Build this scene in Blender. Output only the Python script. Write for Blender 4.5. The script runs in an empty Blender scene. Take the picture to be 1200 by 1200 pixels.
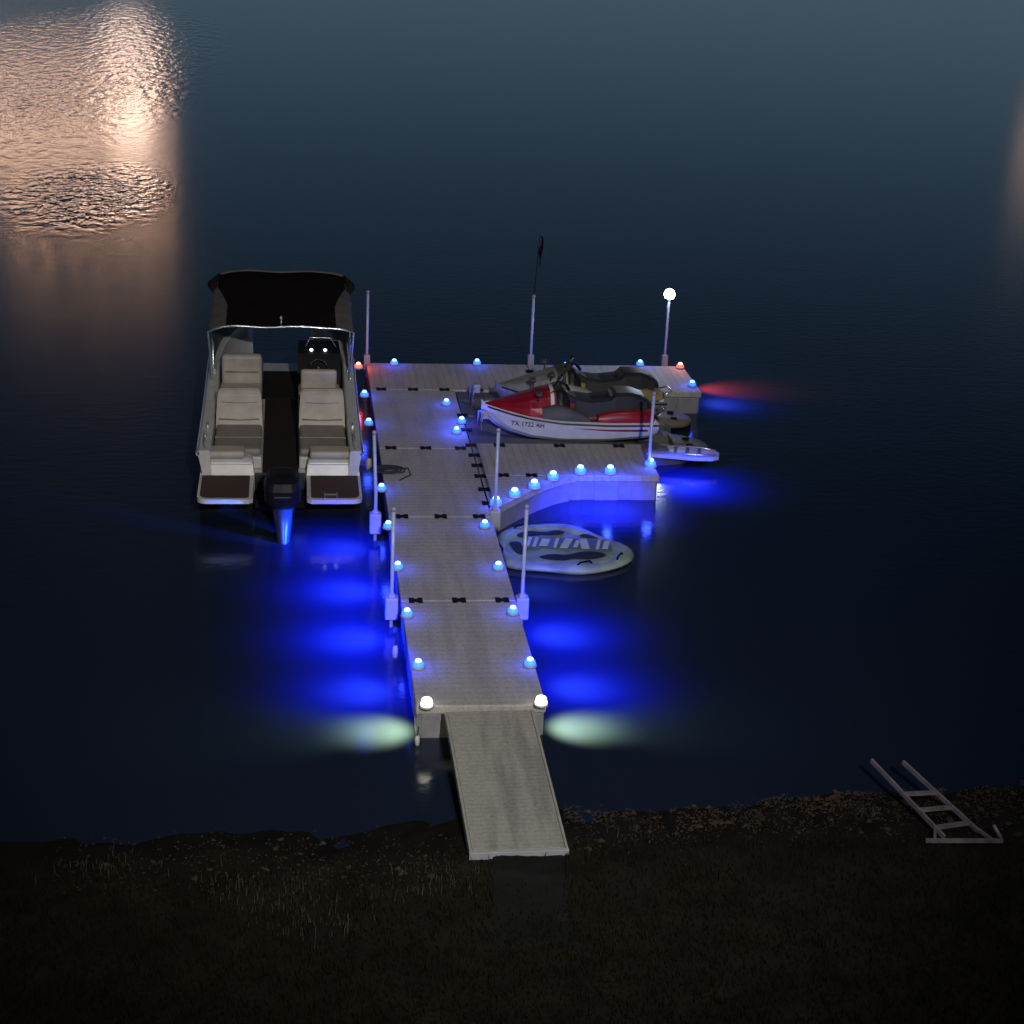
import bpy, bmesh, math, random
from mathutils import Vector, Matrix, noise
random.seed(7)
S = bpy.context.scene
C = S.collection
S.view_settings.view_transform = 'Standard'; S.view_settings.look = 'None'; S.view_settings.exposure = 0
# ------------------------------------------------------------------ camera
F = 2080.0
Xc = Vector((F, 0, -261)).normalized(); Yc = Vector((-261, 806, -F)).normalized(); Zc = Xc.cross(Yc).normalized()
R = Matrix((Xc, Yc, Zc))                      # camera -> world
DK = 0.42                                     # deck level above the water
def ray(px, py): return R @ Vector(((px-600)/F, -(py-600)/F, -1))
s0 = 20.45
CAM = Vector((0, 0, DK)) - ray(487, 828)*s0
def at(px, py, z=DK):
    r = ray(px, py); t = (z-CAM.z)/r.z
    return CAM + r*t
def project(P):
    p = R.transposed() @ (Vector(P)-CAM)
    return 600+F*p.x/(-p.z), 600-F*p.y/(-p.z)
def rise(P, ytop):                            # height at which the vertical through P meets image row ytop
    lo, hi = P.z, P.z+8
    for _ in range(30):
        m = (lo+hi)/2
        if project((P.x, P.y, m))[1] > ytop: lo = m
        else: hi = m
    return lo
cd = bpy.data.cameras.new('camera'); cam = bpy.data.objects.new('camera', cd); C.objects.link(cam)
cam.matrix_world = Matrix.Translation(CAM) @ R.to_4x4()
cd.sensor_width = 36; cd.lens = F/1200*36; cd.clip_end = 3000; cd.clip_start = 0.1
S.camera = cam
# ------------------------------------------------------------------ materials
def mat(name, col, rough=.5, metal=0, var=.12, vs=6, bump=0, bs=40, emis=None, es=0, coat=0, spec=.5):
    m = bpy.data.materials.new(name); m.use_nodes = True; nt = m.node_tree; N = nt.nodes; L = nt.links
    b = N['Principled BSDF']; b.inputs['Roughness'].default_value = rough; b.inputs['Metallic'].default_value = metal
    b.inputs['Coat Weight'].default_value = coat; b.inputs['Specular IOR Level'].default_value = spec
    g = N.new('ShaderNodeNewGeometry')
    n = N.new('ShaderNodeTexNoise'); n.inputs['Scale'].default_value = vs; n.inputs['Detail'].default_value = 5
    L.new(g.outputs['Position'], n.inputs['Vector'])
    mx = N.new('ShaderNodeMix'); mx.data_type = 'RGBA'
    mx.inputs[6].default_value = (*[c*(1-var*1.8) for c in col], 1); mx.inputs[7].default_value = (*[min(1, c*(1+var*1.2)) for c in col], 1)
    L.new(n.outputs['Fac'], mx.inputs[0]); L.new(mx.outputs[2], b.inputs['Base Color'])
    if bump:
        n2 = N.new('ShaderNodeTexNoise'); n2.inputs['Scale'].default_value = bs; L.new(g.outputs['Position'], n2.inputs['Vector'])
        bp = N.new('ShaderNodeBump'); bp.inputs['Strength'].default_value = bump; bp.inputs['Distance'].default_value = .02
        L.new(n2.outputs['Fac'], bp.inputs['Height']); L.new(bp.outputs['Normal'], b.inputs['Normal'])
    if emis:
        b.inputs['Emission Color'].default_value = (*emis, 1); b.inputs['Emission Strength'].default_value = es
    return m
def deck_mat(name, col, pitch, axis, groove=.72, wear=.82):
    m = mat(name, col, .75, var=.10, vs=2.2); nt = m.node_tree; N = nt.nodes; L = nt.links; b = N['Principled BSDF']
    tc = N.new('ShaderNodeTexCoord'); w = N.new('ShaderNodeTexWave'); w.bands_direction = axis
    w.inputs['Scale'].default_value = 1/pitch*.314; w.inputs['Distortion'].default_value = .25; w.inputs['Detail Scale'].default_value = 3
    L.new(tc.outputs['Object'], w.inputs['Vector'])
    cr = N.new('ShaderNodeValToRGB'); cr.color_ramp.elements[0].position = 0; cr.color_ramp.elements[0].color = (groove, groove, groove, 1)
    cr.color_ramp.elements[1].position = .3; cr.color_ramp.elements[1].color = (1, 1, 1, 1)
    L.new(w.outputs['Fac'], cr.inputs['Fac'])
    # worn streaks running along the walkway
    g = N.new('ShaderNodeNewGeometry'); mp = N.new('ShaderNodeMapping'); mp.inputs['Scale'].default_value = (5, .5, 1); mp.inputs['Rotation'].default_value = (0, 0, .14)
    n = N.new('ShaderNodeTexNoise'); n.inputs['Scale'].default_value = 1.1; n.inputs['Detail'].default_value = 7
    L.new(g.outputs['Position'], mp.inputs['Vector']); L.new(mp.outputs['Vector'], n.inputs['Vector'])
    c2 = N.new('ShaderNodeValToRGB'); c2.color_ramp.elements[0].position = .36; c2.color_ramp.elements[0].color = (wear, wear, wear, 1)
    c2.color_ramp.elements[1].position = .5; c2.color_ramp.elements[1].color = (1, 1, 1, 1); L.new(n.outputs['Fac'], c2.inputs['Fac'])
    n3 = N.new('ShaderNodeTexNoise'); n3.inputs['Scale'].default_value = 28; n3.inputs['Detail'].default_value = 3; L.new(g.outputs['Position'], n3.inputs['Vector'])
    c3 = N.new('ShaderNodeValToRGB'); c3.color_ramp.elements[0].position = .3; c3.color_ramp.elements[0].color = (.76, .76, .76, 1); c3.color_ramp.elements[1].position = .6; c3.color_ramp.elements[1].color = (1.0, 1, 1, 1); L.new(n3.outputs['Fac'], c3.inputs['Fac'])
    cur = b.inputs['Base Color'].links[0].from_socket
    for s in (cr, c2, c3):
        a = N.new('ShaderNodeMix'); a.data_type = 'RGBA'; a.blend_type = 'MULTIPLY'; a.inputs[0].default_value = 1
        L.new(cur, a.inputs[6]); L.new(s.outputs['Color'], a.inputs[7]); cur = a.outputs[2]
    L.new(cur, b.inputs['Base Color'])
    bp = N.new('ShaderNodeBump'); bp.inputs['Strength'].default_value = .35; bp.inputs['Distance'].default_value = .006
    L.new(cr.outputs['Color'], bp.inputs['Height']); L.new(bp.outputs['Normal'], b.inputs['Normal'])
    return m
M = dict(
 deck=deck_mat('dock_plastic', (.41, .39, .365), .13, 'Y', .86, .86),
 gang=deck_mat('gangway_plank', (.33, .325, .30), .07, 'Y', .88, .74),
 float=mat('float_plastic', (.22, .22, .24), .55, var=.2, bump=.3),
 rubber=mat('black_rubber', (.006, .006, .007), .8, spec=.15),
 pole=mat('painted_pipe', (.40, .45, .70), .4, .1, var=.15, vs=12),
 bracket=mat('bracket_grey', (.34, .34, .37), .5, var=.15),
 gangrail=mat('gangway_rail', (.33, .32, .29), .6, var=.2),
 white=mat('white_gelcoat', (.50, .50, .49), .35, var=.16, coat=.2),
 navy=mat('dark_hull_stripe', (.02, .02, .024), .5, spec=.2),
 hullblack=mat('near_black', (.006, .006, .008), .8, spec=.1),
 vinyl=mat('cream_vinyl', (.40, .365, .315), .55, var=.24, vs=4, bump=.3, bs=18),
 vinyl2=mat('grey_vinyl', (.22, .20, .18), .55, var=.2, vs=4, bump=.3, bs=18),
 floor=mat('boat_floor', (.020, .014, .013), .85, var=.3, vs=20, spec=.15),
 teak=mat('swim_pad', (.065, .043, .038), .8, var=.25, vs=20, spec=.2),
 canvas=mat('dark_canvas', (.018, .012, .012), .95, var=.4, vs=2, bump=.8, bs=2.5, spec=.15),
 greycloth=mat('grey_side_cloth', (.10, .092, .088), .7, var=.3, vs=4, bump=.6, bs=5),
 metal=mat('polished_rail', (.7, .7, .73), .25, .8, var=.03),
 black=mat('black_plastic', (.014, .014, .016), .4),
 motor=mat('motor_cowl', (.006, .006, .008), .55, spec=.25),
 motorleg=mat('motor_leg', (.02, .03, .10), .4, var=.2),  # blue of the dock lamps put into the leg colour
 red=mat('red_paint', (.28, .006, .022), .35, coat=.2, var=.4, vs=4),
 silver=mat('silver_paint', (.24, .24, .24), .45, .15, var=.35, vs=5),
 tan=mat('muted_tan_paint', (.28, .20, .07), .5, var=.35),
 seatblack=mat('seat_black', (.016, .016, .02), .6),
 seatgrey=mat('seat_grey', (.055, .053, .055), .6, var=.3),
 skiwhite=mat('ski_white', (.62, .62, .63), .35, var=.14, coat=.2),
 port=mat('port_plastic', (.09, .09, .10), .6, var=.2),
 porttan=mat('port_tongue', (.15, .125, .09), .6, var=.3, vs=9),
 gauge=mat('lit_gauge', (.5, .5, .5), .4, emis=(.9, .95, 1), es=4),
 tube=mat('inflatable_vinyl', (.27, .36, .32), .5, var=.5, vs=3.5, bump=.5, bs=7),
 tubeblue=mat('inflatable_panel', (.09, .14, .15), .5, var=.3),
 tubepale=mat('inflatable_print', (.50, .56, .54), .5),
 meshdark=mat('dark_net', (.008, .013, .016), .8),
 ladder=mat('weathered_aluminium', (.27, .23, .25), .5, .3, var=.5, vs=7),
 redlamp=mat('red_lamp', (.5, .1, .1), .4, emis=(1, .10, .05), es=2.4),
 bluelamp=mat('blue_lamp', (.1, .3, .8), .4, emis=(.015, .085, 1), es=3.6),
 bluecore=mat('blue_lamp_core', (.5, .8, .9), .4, emis=(.28, .60, 1), es=3.2),
 redcore=mat('red_lamp_core', (.9, .6, .5), .4, emis=(1, .6, .45), es=3),
 whitelamp=mat('white_lamp', (.9, .9, .8), .4, emis=(1, .98, .82), es=5),
 polelamp=mat('pole_lamp', (.9, .95, 1), .4, emis=(.8, .92, 1), es=28),
 flag=mat('dark_red_cloth', (.016, .004, .007), .95, spec=.03),
 rope=mat('dark_rope', (.02, .025, .04), .9),
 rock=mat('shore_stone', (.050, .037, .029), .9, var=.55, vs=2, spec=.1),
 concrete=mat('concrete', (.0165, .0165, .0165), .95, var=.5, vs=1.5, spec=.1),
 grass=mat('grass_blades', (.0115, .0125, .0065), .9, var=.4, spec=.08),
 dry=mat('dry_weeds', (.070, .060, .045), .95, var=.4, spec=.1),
)
# ------------------------------------------------------------------ mesh helpers
def box(bm, x0, x1, y0, y1, z0, z1, bev=0):
    vs = [bm.verts.new((x, y, z)) for z in (z0, z1) for y in (y0, y1) for x in (x0, x1)]
    fs = [bm.faces.new([vs[i] for i in q]) for q in ((0, 2, 3, 1), (4, 5, 7, 6), (0, 1, 5, 4), (2, 6, 7, 3), (0, 4, 6, 2), (1, 3, 7, 5))]
    if bev:
        es = list({e for f in fs for e in f.edges})
        bmesh.ops.bevel(bm, geom=es, offset=bev, segments=3, affect='EDGES', profile=.5)
def obox(bm, a, b, w, h, bev=0):              # bar from a to b, width w (horizontal), height h
    a = Vector(a); b = Vector(b); d = (b-a); L = d.length; d.normalize()
    up = Vector((0, 0, 1)) if abs(d.z) < .95 else Vector((1, 0, 0)); s = d.cross(up).normalized(); u = s.cross(d)
    vs = [bm.verts.new(p + s*sx*w/2 + u*uz*h/2) for p in (a, b) for uz in (-1, 1) for sx in (-1, 1)]
    for q in ((0, 2, 3, 1), (4, 5, 7, 6), (0, 1, 5, 4), (2, 6, 7, 3), (0, 4, 6, 2), (1, 3, 7, 5)): bm.faces.new([vs[i] for i in q])
def loft(bm, rings, cap=True, smooth=True, close=True):
    R_ = [[bm.verts.new(p) for p in r] for r in rings]; n = len(rings[0])
    for a, b in zip(R_, R_[1:]):
        for i in range(n if close else n-1):
            f = bm.faces.new((a[i], a[(i+1) % n], b[(i+1) % n], b[i])); f.smooth = smooth
    if cap and close:
        for r in (R_[0], R_[-1]):
            try: bm.faces.new(r)
            except Exception: pass
def tube(bm, pts, r, seg=10):
    pts = [Vector(p) for p in pts]; rings = []
    for i, p in enumerate(pts):
        d = (pts[min(i+1, len(pts)-1)]-pts[max(i-1, 0)]).normalized()
        up = Vector((0, 0, 1)) if abs(d.z) < .9 else Vector((0, 1, 0))
        s = d.cross(up).normalized(); u = s.cross(d); rr = r[i] if isinstance(r, (list, tuple)) else r
        rings.append([p + (s*math.cos(t)+u*math.sin(t))*rr for t in [2*math.pi*k/seg for k in range(seg)]])
    loft(bm, rings)
def lathe(bm, prof, c=(0, 0, 0), seg=20):
    rings = [[Vector(c)+Vector((r*math.cos(t), r*math.sin(t), z)) for t in [2*math.pi*k/seg for k in range(seg)]] for r, z in prof]
    loft(bm, rings)
def prism(bm, poly, z0, z1):
    loft(bm, [[(x, y, z0) for x, y in poly], [(x, y, z1) for x, y in poly]], smooth=False)
def obj(name, bm, m, parent=None, loc=None):
    bmesh.ops.recalc_face_normals(bm, faces=bm.faces)
    me = bpy.data.meshes.new(name); bm.to_mesh(me); bm.free(); me.materials.append(M[m] if isinstance(m, str) else m)
    o = bpy.data.objects.new(name, me); C.objects.link(o)
    if parent: o.parent = parent
    if loc: o.location = loc
    return o
def tag(o, label, cat, group=None):
    o['label'] = label; o['category'] = cat
    if group: o['group'] = group
    return o
def thing(name, label, cat, loc=(0, 0, 0), rz=0, group=None):
    o = bpy.data.objects.new(name, None); C.objects.link(o); o.location = loc; o.rotation_euler = (0, 0, rz); o.empty_display_size = .1
    return tag(o, label, cat, group)
def B(): return bmesh.new()
def copy_tree(o, parent=None):
    c = o.copy(); C.objects.link(c); c.parent = parent
    for ch in [x for x in bpy.data.objects if x.parent == o and x != c]: copy_tree(ch, c)
    return c
# ------------------------------------------------------------------ world
w = bpy.data.worlds.new('World'); S.world = w; w.use_nodes = True; N = w.node_tree.nodes; L = w.node_tree.links
bg = N['Background']; bg.inputs['Strength'].default_value = 1
sky = N.new('ShaderNodeTexSky'); sky.sky_type = 'NISHITA'; sky.sun_disc = False; sky.sun_elevation = math.radians(-4); sky.sun_rotation = math.radians(20)
tc = N.new('ShaderNodeTexCoord'); sp = N.new('ShaderNodeSeparateXYZ'); L.new(tc.outputs['Generated'], sp.inputs[0])
cr = N.new('ShaderNodeValToRGB'); L.new(sp.outputs['Z'], cr.inputs['Fac'])
e = cr.color_ramp.elements; e[0].position = 0; e[0].color = (.12, .17, .22, 1); e[1].position = 1; e[1].color = (.003, .004, .008, 1)
for p, c in ((.10, (.085, .14, .195, 1)), (.18, (.042, .085, .14, 1)), (.3, (.009, .024, .055, 1)), (.45, (.002, .005, .016, 1))):
    x = e.new(p); x.color = c
mx = N.new('ShaderNodeMix'); mx.data_type = 'RGBA'; mx.blend_type = 'ADD'; mx.inputs[0].default_value = .01
L.new(cr.outputs['Color'], mx.inputs[6]); L.new(sky.outputs['Color'], mx.inputs[7]); L.new(mx.outputs[2], bg.inputs['Color'])
# ------------------------------------------------------------------ water
wm = bpy.data.materials.new('lake_water'); wm.use_nodes = True; nt = wm.node_tree; N = nt.nodes; L = nt.links; b = N['Principled BSDF']
b.inputs['Base Color'].default_value = (.010, .016, .034, 1); b.inputs['IOR'].default_value = 1.33
g = N.new('ShaderNodeNewGeometry')
def nd(t, **k):
    n = N.new(t)
    for a, v in k.items(): n.inputs[a].default_value = v
    return n
def mask(px, py, sy, amp, lo, hi, sc):
    pc = at(px, py, 0)
    m2 = nd('ShaderNodeMapping', Scale=(1, sy, 1)); L.new(g.outputs['Position'], m2.inputs[0])
    ds = N.new('ShaderNodeVectorMath'); ds.operation = 'DISTANCE'; ds.inputs[1].default_value = (pc.x, pc.y*sy, 0); L.new(m2.outputs[0], ds.inputs[0])
    nz = nd('ShaderNodeTexNoise', Scale=sc, Detail=4); L.new(g.outputs['Position'], nz.inputs['Vector'])
    ad = N.new('ShaderNodeMath'); ad.operation = 'MULTIPLY_ADD'; ad.inputs[1].default_value = amp; L.new(nz.outputs['Fac'], ad.inputs[0]); L.new(ds.outputs['Value'], ad.inputs[2])
    mr = N.new('ShaderNodeMapRange'); mr.interpolation_type = 'SMOOTHSTEP'; mr.inputs['From Min'].default_value = lo; mr.inputs['From Max'].default_value = hi; mr.inputs['To Min'].default_value = 1; mr.inputs['To Max'].default_value = 0
    L.new(ad.outputs[0], mr.inputs['Value']); return mr.outputs[0]
mp = nd('ShaderNodeMapping', Scale=(.8, 1.3, 1)); L.new(g.outputs['Position'], mp.inputs[0])
n1 = nd('ShaderNodeTexNoise', Scale=5, Detail=4, Roughness=.6); L.new(mp.outputs[0], n1.inputs['Vector'])
b1 = nd('ShaderNodeBump', Strength=.07, Distance=.06); L.new(n1.outputs['Fac'], b1.inputs['Height'])
# light ripples over the far left water
mk3 = mask(85, 60, .22, .8, 3.6, 8.2, .5)
n3 = nd('ShaderNodeTexNoise', Scale=2.2, Detail=3, Roughness=.5); mp3 = nd('ShaderNodeMapping', Scale=(1.1, .5, 1), Rotation=(0, 0, .5)); L.new(g.outputs['Position'], mp3.inputs[0]); L.new(mp3.outputs[0], n3.inputs['Vector'])
b3 = nd('ShaderNodeBump', Distance=.075); L.new(n3.outputs['Fac'], b3.inputs['Height']); L.new(mk3, b3.inputs['Strength']); L.new(b1.outputs[0], b3.inputs['Normal'])
# a patch of wind chop
mk = mask(100, 228, .42, 2.0, 1.7, 3.8, 1.5)
n2 = nd('ShaderNodeTexNoise', Scale=3.6, Detail=2, Roughness=.5); mp2 = nd('ShaderNodeMapping', Scale=(1, .6, 1)); L.new(g.outputs['Position'], mp2.inputs[0]); L.new(mp2.outputs[0], n2.inputs['Vector'])
b2 = nd('ShaderNodeBump', Distance=.07); L.new(n2.outputs['Fac'], b2.inputs['Height']); L.new(mk, b2.inputs['Strength']); L.new(b3.outputs[0], b2.inputs['Normal'])
r3 = N.new('ShaderNodeMapRange'); r3.inputs['To Min'].default_value = .14; r3.inputs['To Max'].default_value = .12; L.new(mk3, r3.inputs['Value'])
rm = N.new('ShaderNodeMix'); rm.data_type = 'FLOAT'; L.new(mk, rm.inputs[0]); L.new(r3.outputs[0], rm.inputs[2]); rm.inputs[3].default_value = .03
L.new(rm.outputs[0], b.inputs['Roughness'])
L.new(b2.outputs[0], b.inputs['Normal'])
bm = B()
vs = [bm.verts.new(p) for p in ((-900, -60, 0), (900, -60, 0), (900, 1500, 0), (-900, 1500, 0))]; bm.faces.new(vs)
o = obj('water', bm, wm); o['kind'] = 'structure'
# ------------------------------------------------------------------ shore
A_ = at(60, 985, 0); B_ = at(1150, 925, 0)
def shoreY(x): return A_.y + (B_.y-A_.y)*(x-A_.x)/(B_.x-A_.x)
def hgt(x, y):
    d = shoreY(max(-12, min(16, x))) - y + .35*noise.noise(Vector((x*.5, y*.5, 3)))
    z = d*.09 if d > 0 else d*.2
    z = max(-2.5, min(z, 1.6))
    return z + .05*noise.noise(Vector((x*1.5, y*1.5, 0)))*min(1, max(0, d+.5)) + .03*noise.noise(Vector((x*6, y*6, 0)))
def ground(px, py):
    z = .1
    for _ in range(8): p = at(px, py, z); z = hgt(p.x, p.y)
    return Vector((p.x, p.y, z))
bm = B(); nx, ny = 200, 150; X0, X1, Y0, Y1 = -22, 26, -26, 2
G = [[bm.verts.new((x, y, hgt(x, y))) for x in [X0+(X1-X0)*i/nx for i in range(nx+1)]] for y in [Y0+(Y1-Y0)*j/ny for j in range(ny+1)]]
for j in range(ny):
    for i in range(nx):
        f = bm.faces.new((G[j][i], G[j][i+1], G[j+1][i+1], G[j+1][i])); f.smooth = True
for (xa, xb, ya, yb) in ((-400, X0, -200, -1), (X1, 400, -200, -1), (X0, X1, -200, Y0)):
    bm.faces.new([bm.verts.new(p) for p in ((xa, ya, 1.5), (xb, ya, 1.5), (xb, yb, 1.5 if yb < -5 else -.2), (xa, yb, 1.5 if yb < -5 else -.2))])
gm = mat('shore_soil', (.019, .0165, .0115), .95, var=.5, vs=2.5, bump=.8, bs=18, spec=.1)
# the wet margin of the bank is darker
nt = gm.node_tree; N = nt.nodes; L = nt.links; bb = N['Principled BSDF']; src = bb.inputs['Base Color'].links[0].from_socket
gg = N.new('ShaderNodeNewGeometry'); sx = N.new('ShaderNodeSeparateXYZ'); L.new(gg.outputs['Position'], sx.inputs[0])
wr = N.new('ShaderNodeMapRange'); wr.inputs['From Min'].default_value = 0; wr.inputs['From Max'].default_value = .14; wr.inputs['To Min'].default_value = .25; wr.inputs['To Max'].default_value = 1; L.new(sx.outputs['Z'], wr.inputs['Value'])
vm = N.new('ShaderNodeVectorMath'); vm.operation = 'SCALE'; L.new(src, vm.inputs[0]); L.new(wr.outputs[0], vm.inputs['Scale']); L.new(vm.outputs[0], bb.inputs['Base Color'])
o = obj('ground', bm, gm); o['kind'] = 'structure'
bm = B(); rows = []
for k in range(40):
    t = k/39; pa = ground(576+2.5*math.sin(k*.7), 1003+110*t); pb = ground(658+14*t+2.5*math.sin(k*.9), 1003+110*t)
    rows.append([(pa.x+(pb.x-pa.x)*i/8, pa.y+(pb.y-pa.y)*i/8, hgt(pa.x+(pb.x-pa.x)*i/8, pa.y+(pb.y-pa.y)*i/8)+.018-.05*max(0, t-.6)) for i in range(9)])
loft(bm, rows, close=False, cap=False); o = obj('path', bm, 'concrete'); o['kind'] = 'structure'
def pebble(bm, c, r):
    q = [Vector(v)*r*random.uniform(.6, 1.3) for v in ((1, 0, 0), (0, 1, 0), (-1, 0, 0), (0, -1, 0), (0, 0, .7), (0, 0, -.7))]
    rot = Matrix.Rotation(random.uniform(0, 6), 3, 'Z') @ Matrix.Rotation(random.uniform(-.5, .5), 3, 'X'); vs = [bm.verts.new(Vector(c)+rot@v) for v in q]
    for a, b_ in ((0, 1), (1, 2), (2, 3), (3, 0)):
        bm.faces.new((vs[a], vs[b_], vs[4])); bm.faces.new((vs[b_], vs[a], vs[5]))
bm = B()
for k in range(8000):
    px = random.uniform(660, 1210) if random.random() < .85 else random.uniform(60, 560)
    base = 950 - (px-660)*.03 if px > 600 else 1010
    py = base + random.gauss(0, 20)
    p = ground(px, py)
    if p.z < -.04: continue
    pebble(bm, p+Vector((0, 0, .002)), random.uniform(.006, .018) if random.random() < .985 else random.uniform(.03, .06))
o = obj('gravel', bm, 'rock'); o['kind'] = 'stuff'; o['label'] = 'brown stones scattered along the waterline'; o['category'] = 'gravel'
def blades(n, fn, h0, h1, wd, name, m, label, cat):
    bm = B()
    for k in range(n):
        px, py = fn(); c = ground(px, py)
        if c.z < .04: continue
        a = random.uniform(0, 6.28); h = random.uniform(h0, h1); le = random.uniform(.1, .7)*h; d = Vector((math.cos(a), math.sin(a), 0)); s = Vector((-d.y, d.x, 0))*wd
        m1 = c+d*le*.35+Vector((0, 0, h*.6)); v = [bm.verts.new(x) for x in (c-s, c+s, m1+s*.6, m1-s*.6, c+d*le+Vector((0, 0, h)))]
        bm.faces.new((v[0], v[1], v[2], v[3])); bm.faces.new((v[3], v[2], v[4]))
    o = obj(name, bm, m); o['kind'] = 'stuff'; o['label'] = label; o['category'] = cat
def fgrass():
    while True:
        px = random.uniform(-20, 1220); py = random.uniform(985, 1215)
        if 580 < px < 660 and py < 1070 and random.random() < .85: continue
        if px < 560 and py < 1030 and random.random() < .6: continue
        return px, py
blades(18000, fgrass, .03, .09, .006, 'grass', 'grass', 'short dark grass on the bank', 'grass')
def fdry():
    cx, cy = random.choice(((330, 1060), (380, 1085), (290, 1040), (120, 1015), (510, 1035), (900, 945), (730, 960)))
    return cx+random.gauss(0, 34), cy+random.gauss(0, 12)
blades(900, fdry, .04, .12, .004, 'dry_weeds', 'dry', 'pale dry weeds on the dark bank', 'weeds')
# ------------------------------------------------------------------ floating dock
dock = thing('floating_dock', 'grey modular floating dock, T shaped, reaching from the gangway out into the lake', 'dock', (0, 0, 0))
def section(x0, x1, y0, y1, along):
    w_, l_ = (x1-x0, y1-y0) if along == 'Y' else (y1-y0, x1-x0)
    bm = B(); box(bm, -w_/2+.006, w_/2-.006, -l_/2+.006, l_/2-.006, DK-.11, DK, .018)
    o = obj('deck_section', bm, 'deck', dock, ((x0+x1)/2, (y0+y1)/2, 0))
    if along == 'X': o.rotation_euler = (0, 0, math.pi/2)
    bm = B(); box(bm, -w_/2+.035, w_/2-.035, -l_/2+.035, l_/2-.035, -.15, DK-.112, .03)
    n = max(2, int(l_/.5))
    for i in range(n):
        y = -l_/2+.25+(l_-.5)*i/(n-1)
        for s in (-1, 1): box(bm, s*(w_/2-.045)-.025, s*(w_/2-.045)+.025, y-.2, y+.2, -.12, DK-.115, .015)
    n = 3
    for i in range(n):
        x = -w_/2+.27+(w_-.54)*i/(n-1)
        for s in (-1, 1): box(bm, x-.2, x+.2, s*(l_/2-.045)-.025, s*(l_/2-.045)+.025, -.12, DK-.115, .015)
    obj('float', bm, 'float', o)
RY = [0, 3.0, 6.05, 9.15, 12.4, 14.1]
for a, b_ in zip(RY[:4], RY[1:5]): section(0, 1.53, a, b_, 'Y')
section(0, 3.05, RY[4], RY[5], 'X'); section(3.05, 6.1, RY[4], RY[5], 'X')
ARM0, ARM1 = 7.85, 9.42
section(1.53, 4.42, ARM0, ARM1, 'X')
cur = [(1.545, 6.25)]+[(1.545+1.5*t, 6.25+(ARM0-.01-6.25)*(1-(1-t)**1.35)) for t in [k/10 for k in range(1, 11)]]
bm = B(); prism(bm, cur+[(1.545, ARM0-.01)], DK-.11, DK); o = obj('corner_deck', bm, 'deck', dock)
cur2 = [(1.58, 6.36)]+[(1.58+1.38*t, 6.36+(ARM0-.04-6.36)*(1-(1-t)**1.35)) for t in [k/10 for k in range(1, 11)]]
bm = B(); prism(bm, cur2+[(1.58, ARM0-.04)], -.15, DK-.112)
obj('float', bm, 'float', o)
cm = B()                                       # one rubber coupling, hourglass seen from above
pts = [(-.09, -.075), (-.04, -.075), (0, -.035), (.04, -.075), (.09, -.075), (.09, .075), (.04, .075), (0, .035), (-.04, .075), (-.09, .075)]
prism(cm, pts, 0, .012); cme = bpy.data.meshes.new('coupling'); bmesh.ops.recalc_face_normals(cm, faces=cm.faces); cm.to_mesh(cme); cme.materials.append(M['rubber'])
def coupling(x, y, rz=0):
    o = bpy.data.objects.new('coupling', cme); C.objects.link(o); o.parent = dock; o.location = (x, y, DK+.002); o.rotation_euler = (0, 0, rz)
for y in RY[1:5]:
    for x in (.2, .77, 1.34): coupling(x, y)
for x in (1.95, 2.5, 3.3): coupling(x, RY[4])
for y in (6.6, 7.2, 7.8, 8.3, 8.8, 9.3, 10.1, 10.9): coupling(1.53, y, 0)
for x in (1.9, 2.35): coupling(x, ARM0)
for x in (2.0, 3.0, 4.0): coupling(x, ARM1-.12)
for y in (12.8, 13.6): coupling(3.05, y, math.pi/2)
# ------------------------------------------------------------------ gangway
gw = thing('gangway', 'long pale ribbed gangway ramp sloping from the dock down to the bank', 'gangway')
a0, a1, c0, c1 = at(520, 833, DK+.05), at(626, 833, DK+.05), at(551, 995, .19), at(665, 995, .19)
def lerp(a, b_, t): return a+(b_-a)*t
mid0, mid1 = (c0+c1)/2, (a0+a1)/2; dv = mid1-mid0; Lg = dv.length; wg = ((a1-a0).length+(c1-c0).length)/2
gw.location = mid0
yaw = math.atan2(-dv.x, dv.y); pit = math.asin(dv.z/Lg); gw.rotation_euler = (pit, 0, yaw)
bm = B(); box(bm, -wg/2+.03, wg/2-.03, 0, Lg, -.05, 0, .006); obj('ramp_deck', bm, 'gang', gw)
for s in (-1, 1):
    bm = B(); box(bm, s*(wg/2-.013)-.014, s*(wg/2-.013)+.014, -.01, Lg, -.09, .006, .003); obj('side_rail', bm, 'gangrail', gw)
bm = B(); box(bm, -wg/2-.005, wg/2+.005, -.05, -.012, -.13, .004, .004); obj('end_plate', bm, 'bracket', gw)
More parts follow.
